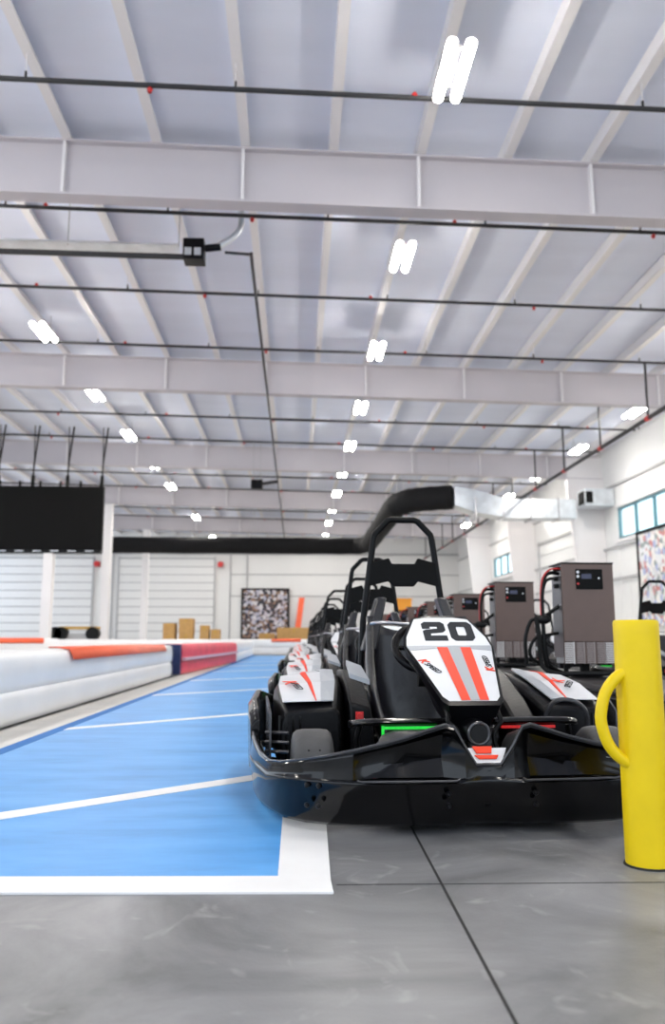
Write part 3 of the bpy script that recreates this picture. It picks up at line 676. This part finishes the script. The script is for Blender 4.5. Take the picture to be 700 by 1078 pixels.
    wp = [c + R @ Vector((.205 * math.cos(a) , 0, .15 * math.sin(a))) for a in [2 * PI * k / 40 for k in range(40)]]
    sw = MB().tube([tuple(p) for p in wp], [.019 if abs(p.x) > .14 else .015 for p in wp], 10, closed=True).build('steering_wheel', 'satin', t)
    sp = MB()
    for a in (0, PI, -PI / 2): sp.tube([tuple(c), tuple(c + R @ Vector((.2 * math.cos(a), 0, .145 * math.sin(a))))], .012, 6)
    sp.build('spoke', 'tube_black', sw)
    MB().tube([(0, -.15, .65), (0, -.5, .42), (0, -.68, .22)], .016, 8).build('steering_column', 'tube_black', t)
    for s in (-1, 1):
        MB().lathe([(0, 0), (0, .022), (.03, .022), (.03, .012), (.05, .012), (.05, .02), (.06, .02), (.06, 0)], (s * .12 - .03, -.4, .52), 'x', 12).build('adjuster_knob', 'strap', t)
    # steel belt bar
    MB().tube([(-.25, .28, .78), (-.2, .22, .785), (0, .16, .77), (.2, .22, .785), (.25, .28, .78)], .009, 8, sub=5).build('belt_bar', 'metal', t)
    # seat: stacked U sections
    secs = []
    for z, hw, yb, yf, thf in ((.17, .20, .40, -.15, 1), (.19, .24, .42, -.18, 1), (.26, .265, .44, -.20, 1), (.36, .28, .46, -.06, 1), (.48, .285, .485, .10, 1), (.60, .28, .51, .20, 1), (.70, .268, .53, .28, 1), (.74, .262, .535, .32, 1)):
        sec = []
        for k in range(17):
            a = PI * k / 16; cc = math.cos(a); ss = math.sin(a)
            sec.append((-hw * (abs(cc) ** .6) * (1 if cc > 0 else -1), yf + (yb - yf) * (ss ** .55 if ss > 0 else 0), z + (.0 if z < .65 else (z - .65) * .9 * abs(cc) ** 1.5)))
        secs.append(sec)
    seat = MB().loft(secs, closed=False)
    seat.bm.faces.new([v for v in seat.bm.verts[:] [:17]]) if seat.bm.verts.ensure_lookup_table() is None else None
    st = seat.build('seat', 'seat', t, solid=.03)
    for s in (-1, 1):
        MB().loft([[(s * (.25 - .085 * u) + dx * (1.2 - .35 * u), .38 + .1 * u + dy, .64 + .285 * u) for dx, dy in ((-.035, -.04), (.028, -.05), (.034, .06), (-.034, .06))] for u in (0, .3, .6, .93, 1)]).build('headrest_wing', 'seat', st, bevel=.012)
    # roll hoop with head plate
    yh = .70
    hp = [(-.27, yh + .0, .10), (-.235, yh, .80), (-.172, yh, 1.27), (-.165, yh, 1.30), (-.09, yh, 1.378), (-.07, yh, 1.387), (.07, yh, 1.387), (.09, yh, 1.378), (.165, yh, 1.30), (.172, yh, 1.27), (.235, yh, .80), (.27, yh, .10)]
    rh = MB().tube(hp, .019, 12).build('roll_hoop', 'tube_black', t)
    MB().prism([(-.19, 0, 1.135), (-.085, 0, 1.163), (-.068, 0, 1.13), (.068, 0, 1.13), (.085, 0, 1.163), (.19, 0, 1.135), (.205, 0, 1.00), (.085, 0, 1.03), (.06, 0, 1.0), (-.06, 0, 1.0), (-.085, 0, 1.03), (-.205, 0, 1.00)], (0, .03, 0)).bm
    pl = MB().prism([(x, yh - .02, z) for x, z in ((-.19, 1.135), (-.085, 1.163), (-.068, 1.13), (.068, 1.13), (.085, 1.163), (.19, 1.135), (.205, 1.00), (.085, 1.03), (.06, 1.0), (-.06, 1.0), (-.085, 1.03), (-.205, 1.00))], (0, .035, 0)).build('head_plate', 'strap', rh, bevel=.005)
    for s in (-1, 1): MB().tube([(s * .22, yh, .9), (s * .25, .9, .5), (s * .27, .98, .15)], .015, 8).build('hoop_stay', 'tube_black', rh)
    # wheels
    for s in (-1, 1):
        for y, r, hw, xc in ((-.50, .168, .082, .615), (.58, .17, .115, .60)):
            wt = MB().lathe([(-hw, .09), (-hw, r * .78), (-hw * .93, r * .9), (-hw * .75, r * .975), (-hw * .4, r), (hw * .4, r), (hw * .75, r * .975), (hw * .93, r * .9), (hw, r * .78), (hw, .09)], (s * xc, y, r + .002), 'x', 36).build('wheel', 'tyre', t)
            MB().lathe([(-hw * .8, 0), (-hw * .8, .05), (-hw, .085), (hw, .085), (hw * .8, .05), (hw * .8, 0)], (s * xc, y, r + .002), 'x', 20).build('rim', 'rim', wt)
            if y < 0:
                for dx in (-.022, .022): MB().ell((s * xc + dx, y - r * .80, r + r * .60), (.005, .003, .005), 8, 4).build('wear_mark', 'cable', wt)
    # side pods
    for s in (-1, 1):
        def X(v): return s * v
        # outline sections along y: inner-x, outer-x, heights
        body = []
        for y, xi, xo, ho, hi in ((-.27, .47, .735, .385, .40), (-.2, .46, .755, .42, .425), (.0, .43, .76, .47, .49), (.22, .42, .75, .50, .53), (.34, .43, .735, .50, .53), (.40, .46, .70, .43, .45)):
            body.append([(X(xi), y, .12), (X(xo - .03), y, .12), (X(xo), y, .2), (X(xo), y, ho - .05), (X(xo - .03), y, ho), (X(xi + .03), y, hi), (X(xi), y, hi - .03)])
        pod = MB().loft(body).build('side_pod', 'satin', t, bevel=.012)
        pts = [(-.235, .50, .725, .418, .422), (.0, .47, .735, .478, .496), (.2, .46, .72, .510, .538), (.30, .50, .66, .514, .540)]
        def pod_patch(u0, u1, name, mtl, dz, par, rows=pts):
            sec = []
            for y, xi, xo, zo, zi in rows:
                f = lambda u: (X(xi + (xo - xi) * u), y, zi + (zo - zi) * u + dz)
                sec.append([f(u0), f(u1)])
            return MB().loft(sec, closed=False).build(name, mtl, par, smooth_=False, solid=.003, offset=0)
        tp = pod_patch(0, 1, 'pod_top', 'white_gloss', .008, pod)
        pod_patch(.0, .25, 'grey_strip', 'grey_stripe', .0105, tp)
        # red slash
        sec = []
        for y, xi, xo, zo, zi in pts:
            u = {-.235: .33, .0: .42, .2: .52, .30: .56}[y]; wd = {-.235: .02, .0: .07, .2: .11, .30: .12}[y]
            f = lambda u: (X(xi + (xo - xi) * u), y, zi + (zo - zi) * u + .0115)
            sec.append([f(u), f(u + wd)])
        MB().loft(sec, closed=False).build('red_stripe', 'redprint', tp, smooth_=False, solid=.003, offset=0)
        mx = plane_mx((s * .655, -.07, .475), (.25, -.95, -.22) if s < 0 else (.5, .85, .2), (.85, .5, .13) if s < 0 else (-.85, .5, .13))
        if mx.to_3x3().col[2].z < 0: mx = plane_mx((s * .655, -.07, .475), (.5, -.85, -.22), (.85, .5, .13))
        text_mesh('logo_text', 'SPEED', .045, Matrix.Translation((0, 0, .012)) @ mx, 'dkgrey', tp, shear=.3)
        text_mesh('logo_letter', 'K', .09, Matrix.Translation((-.03, .06, .025)) @ mx, 'redprint', tp, shear=.3, bold=.001)
        # vent grooves front outer and fins
        v = MB()
        for k in range(4): v.b2(min(X(.745 - k * .03), X(.735 - k * .03)), max(X(.745 - k * .03), X(.735 - k * .03)), -.278, -.268, .15, .37)
        v.build('pod_vent', 'plastic', pod)
        # inner upright block with button
        MB().loft([[(X(.30), y, .08), (X(.42), y, .08), (X(.43), y, h), (X(.33), y, h * .94)] for y, h in ((-.24, .42 if s < 0 else .34), (-.1, .50 if s < 0 else .42), (.1, .56 if s < 0 else .50), (.3, .55))]).build('battery_cover', 'satin', t, bevel=.012)
        if s < 0: MB().prism([(X(.34), -.262, .50), (X(.43), -.262, .53), (X(.43), -.12, .585), (X(.36), -.12, .56)], (0, 0, .02)).build('cover_flap', 'grey_stripe' if s < 0 else 'satin', t)
        # side bumper bands
        MB().loft([[(X(x), y, z0), (X(x + .03), y, z0 + .02), (X(x + .035), y, z1 - .03), (X(x + .01), y, z1), (X(x - .012), y, z1), (X(x - .012), y, z0)] for x, y, z0, z1 in ((.83, -.12, .16, .34), (.835, -.08, .13, .375), (.84, 0, .10, .385), (.845, .4, .10, .40), (.82, .75, .11, .42), (.74, .93, .12, .38))]).build('side_bumper', 'plastic', t, bevel=.006)
        MB().loft([[(X(x), y, z0), (X(x + .008), y, z0), (X(x + .008), y, z1), (X(x), y, z1)] for x, y, z0, z1 in ((.775, -.3, .18, .38), (.785, -.2, .15, .43), (.785, .1, .15, .43))]).build('side_plate', 'edge', t)
        lv = MB()
        for z in (.22, .26, .3): lv.tube([(X(.70), -.30, z), (X(.80), -.26, z)], .008, 6)
        lv.build('side_stay', 'rim', t)
        if s > 0: MB().tube([(X(.43), -.34, .36), (X(.455), -.38, .425), (X(.50), -.40, .44), (X(.56), -.40, .425), (X(.605), -.38, .38), (X(.625), -.34, .30), (X(.64), -.3, .2)], .010, 8, sub=4).build('side_guard_bar', 'edge', t)
    MB().lathe([(-.012, 0), (-.012, .012), (.012, .014), (.012, 0)], (-.385, -.262, .365), 'y', 12).box((-.385, -.255, .365), (.034, .012, .036)).build('stop_button', 'red', t)
    # pedals
    for x in (-.2, .2): MB().tube([(x, -.7, .1), (x, -.66, .24)], .01, 6).box((x, -.655, .26), (.06, .012, .07)).build('pedal', 'metal', t)
    # motor / battery at the rear and rear bumper
    MB().b2(-.30, .30, .60, .90, .12, .42).build('battery_box', 'satin', t, bevel=.02)
    MB().loft([[(x, y, .10), (x, y + .04, .12), (x, y + .045, .32), (x, y, .36), (x, y - .02, .34)] for x, y in ((-.72, .90), (-.6, .97), (-.3, 1.0), (.3, 1.0), (.6, .97), (.72, .90))]).build('rear_bumper', 'satin', t)
    return t
K0 = make_kart()
K0.location = Vector((.652, 3.94, 0)) * S; K0.rotation_euler[2] = math.radians(3.2)
K0['label'] = 'black and white go-kart numbered 20 at the front of the line'; K0['group'] = 'go-karts parked in line'
kl = ['second', 'third', 'fourth', 'fifth', 'sixth', 'seventh', 'eighth', 'ninth', 'tenth', 'eleventh', 'twelfth']
kx = [.66, .72, .63, .68, .66, .7, .66, .68, .66, .66, .68]; ky = [6.3, 8.6, 10.95, 13.3, 15.65, 18.0, 20.3, 22.6, 24.9, 27.2, 29.5]
for i in range(11):
    o = copy_tree(K0, skip=('number_digit',)); o.location = Vector((kx[i], ky[i], 0)) * S; o.rotation_euler[2] = math.radians([1, -2, 1, 2, -1, 1, 0, 1, 0, 2, 0][i])
    o['label'] = '%s go-kart of the line behind the kart numbered 20' % kl[i]
for i in range(7):
    o = copy_tree(K0, skip=('number_digit',)); o.location = Vector((4.32, 8.85 + 2.33 * i, 0)) * S; o.rotation_euler[2] = math.radians([1, -1, 2, 0, 1, -1, 0][i])
    o['label'] = ['go-kart with its roll hoop showing above the yellow bollard'] [0] if i == 0 else 'go-kart beyond the chargers in the right line, %s from the front' % kl[i - 1]
    o['group'] = 'go-karts in the right line'

# ================= BOLLARD =================
t = thing('bollard', 'yellow steel bollard with loop handle at right front', 'bollard', (1.112, 2.63, 0))
R_ = .0715
MB().lathe([(0, 0), (0, R_), (.72, R_), (.755, R_), (.762, R_ - .004), (.764, 0)], (0, 0, 0), 'z', 48).build('post', 'yellow', t)
MB().tube([(-.045, -.02, .60), (-.085, -.02, .575), (-.12, -.02, .53), (-.137, -.02, .47), (-.137, -.02, .43), (-.12, -.02, .375), (-.09, -.02, .335), (-.045, -.02, .305)], .0185, 14, sub=5).build('handle', 'yellow', t)
MB().lathe([(.0, .0), (.0, R_ + .006), (.006, R_ + .004), (.008, 0)], (0, 0, 0.0), 'z', 40).build('base_seal', 'seam', t)
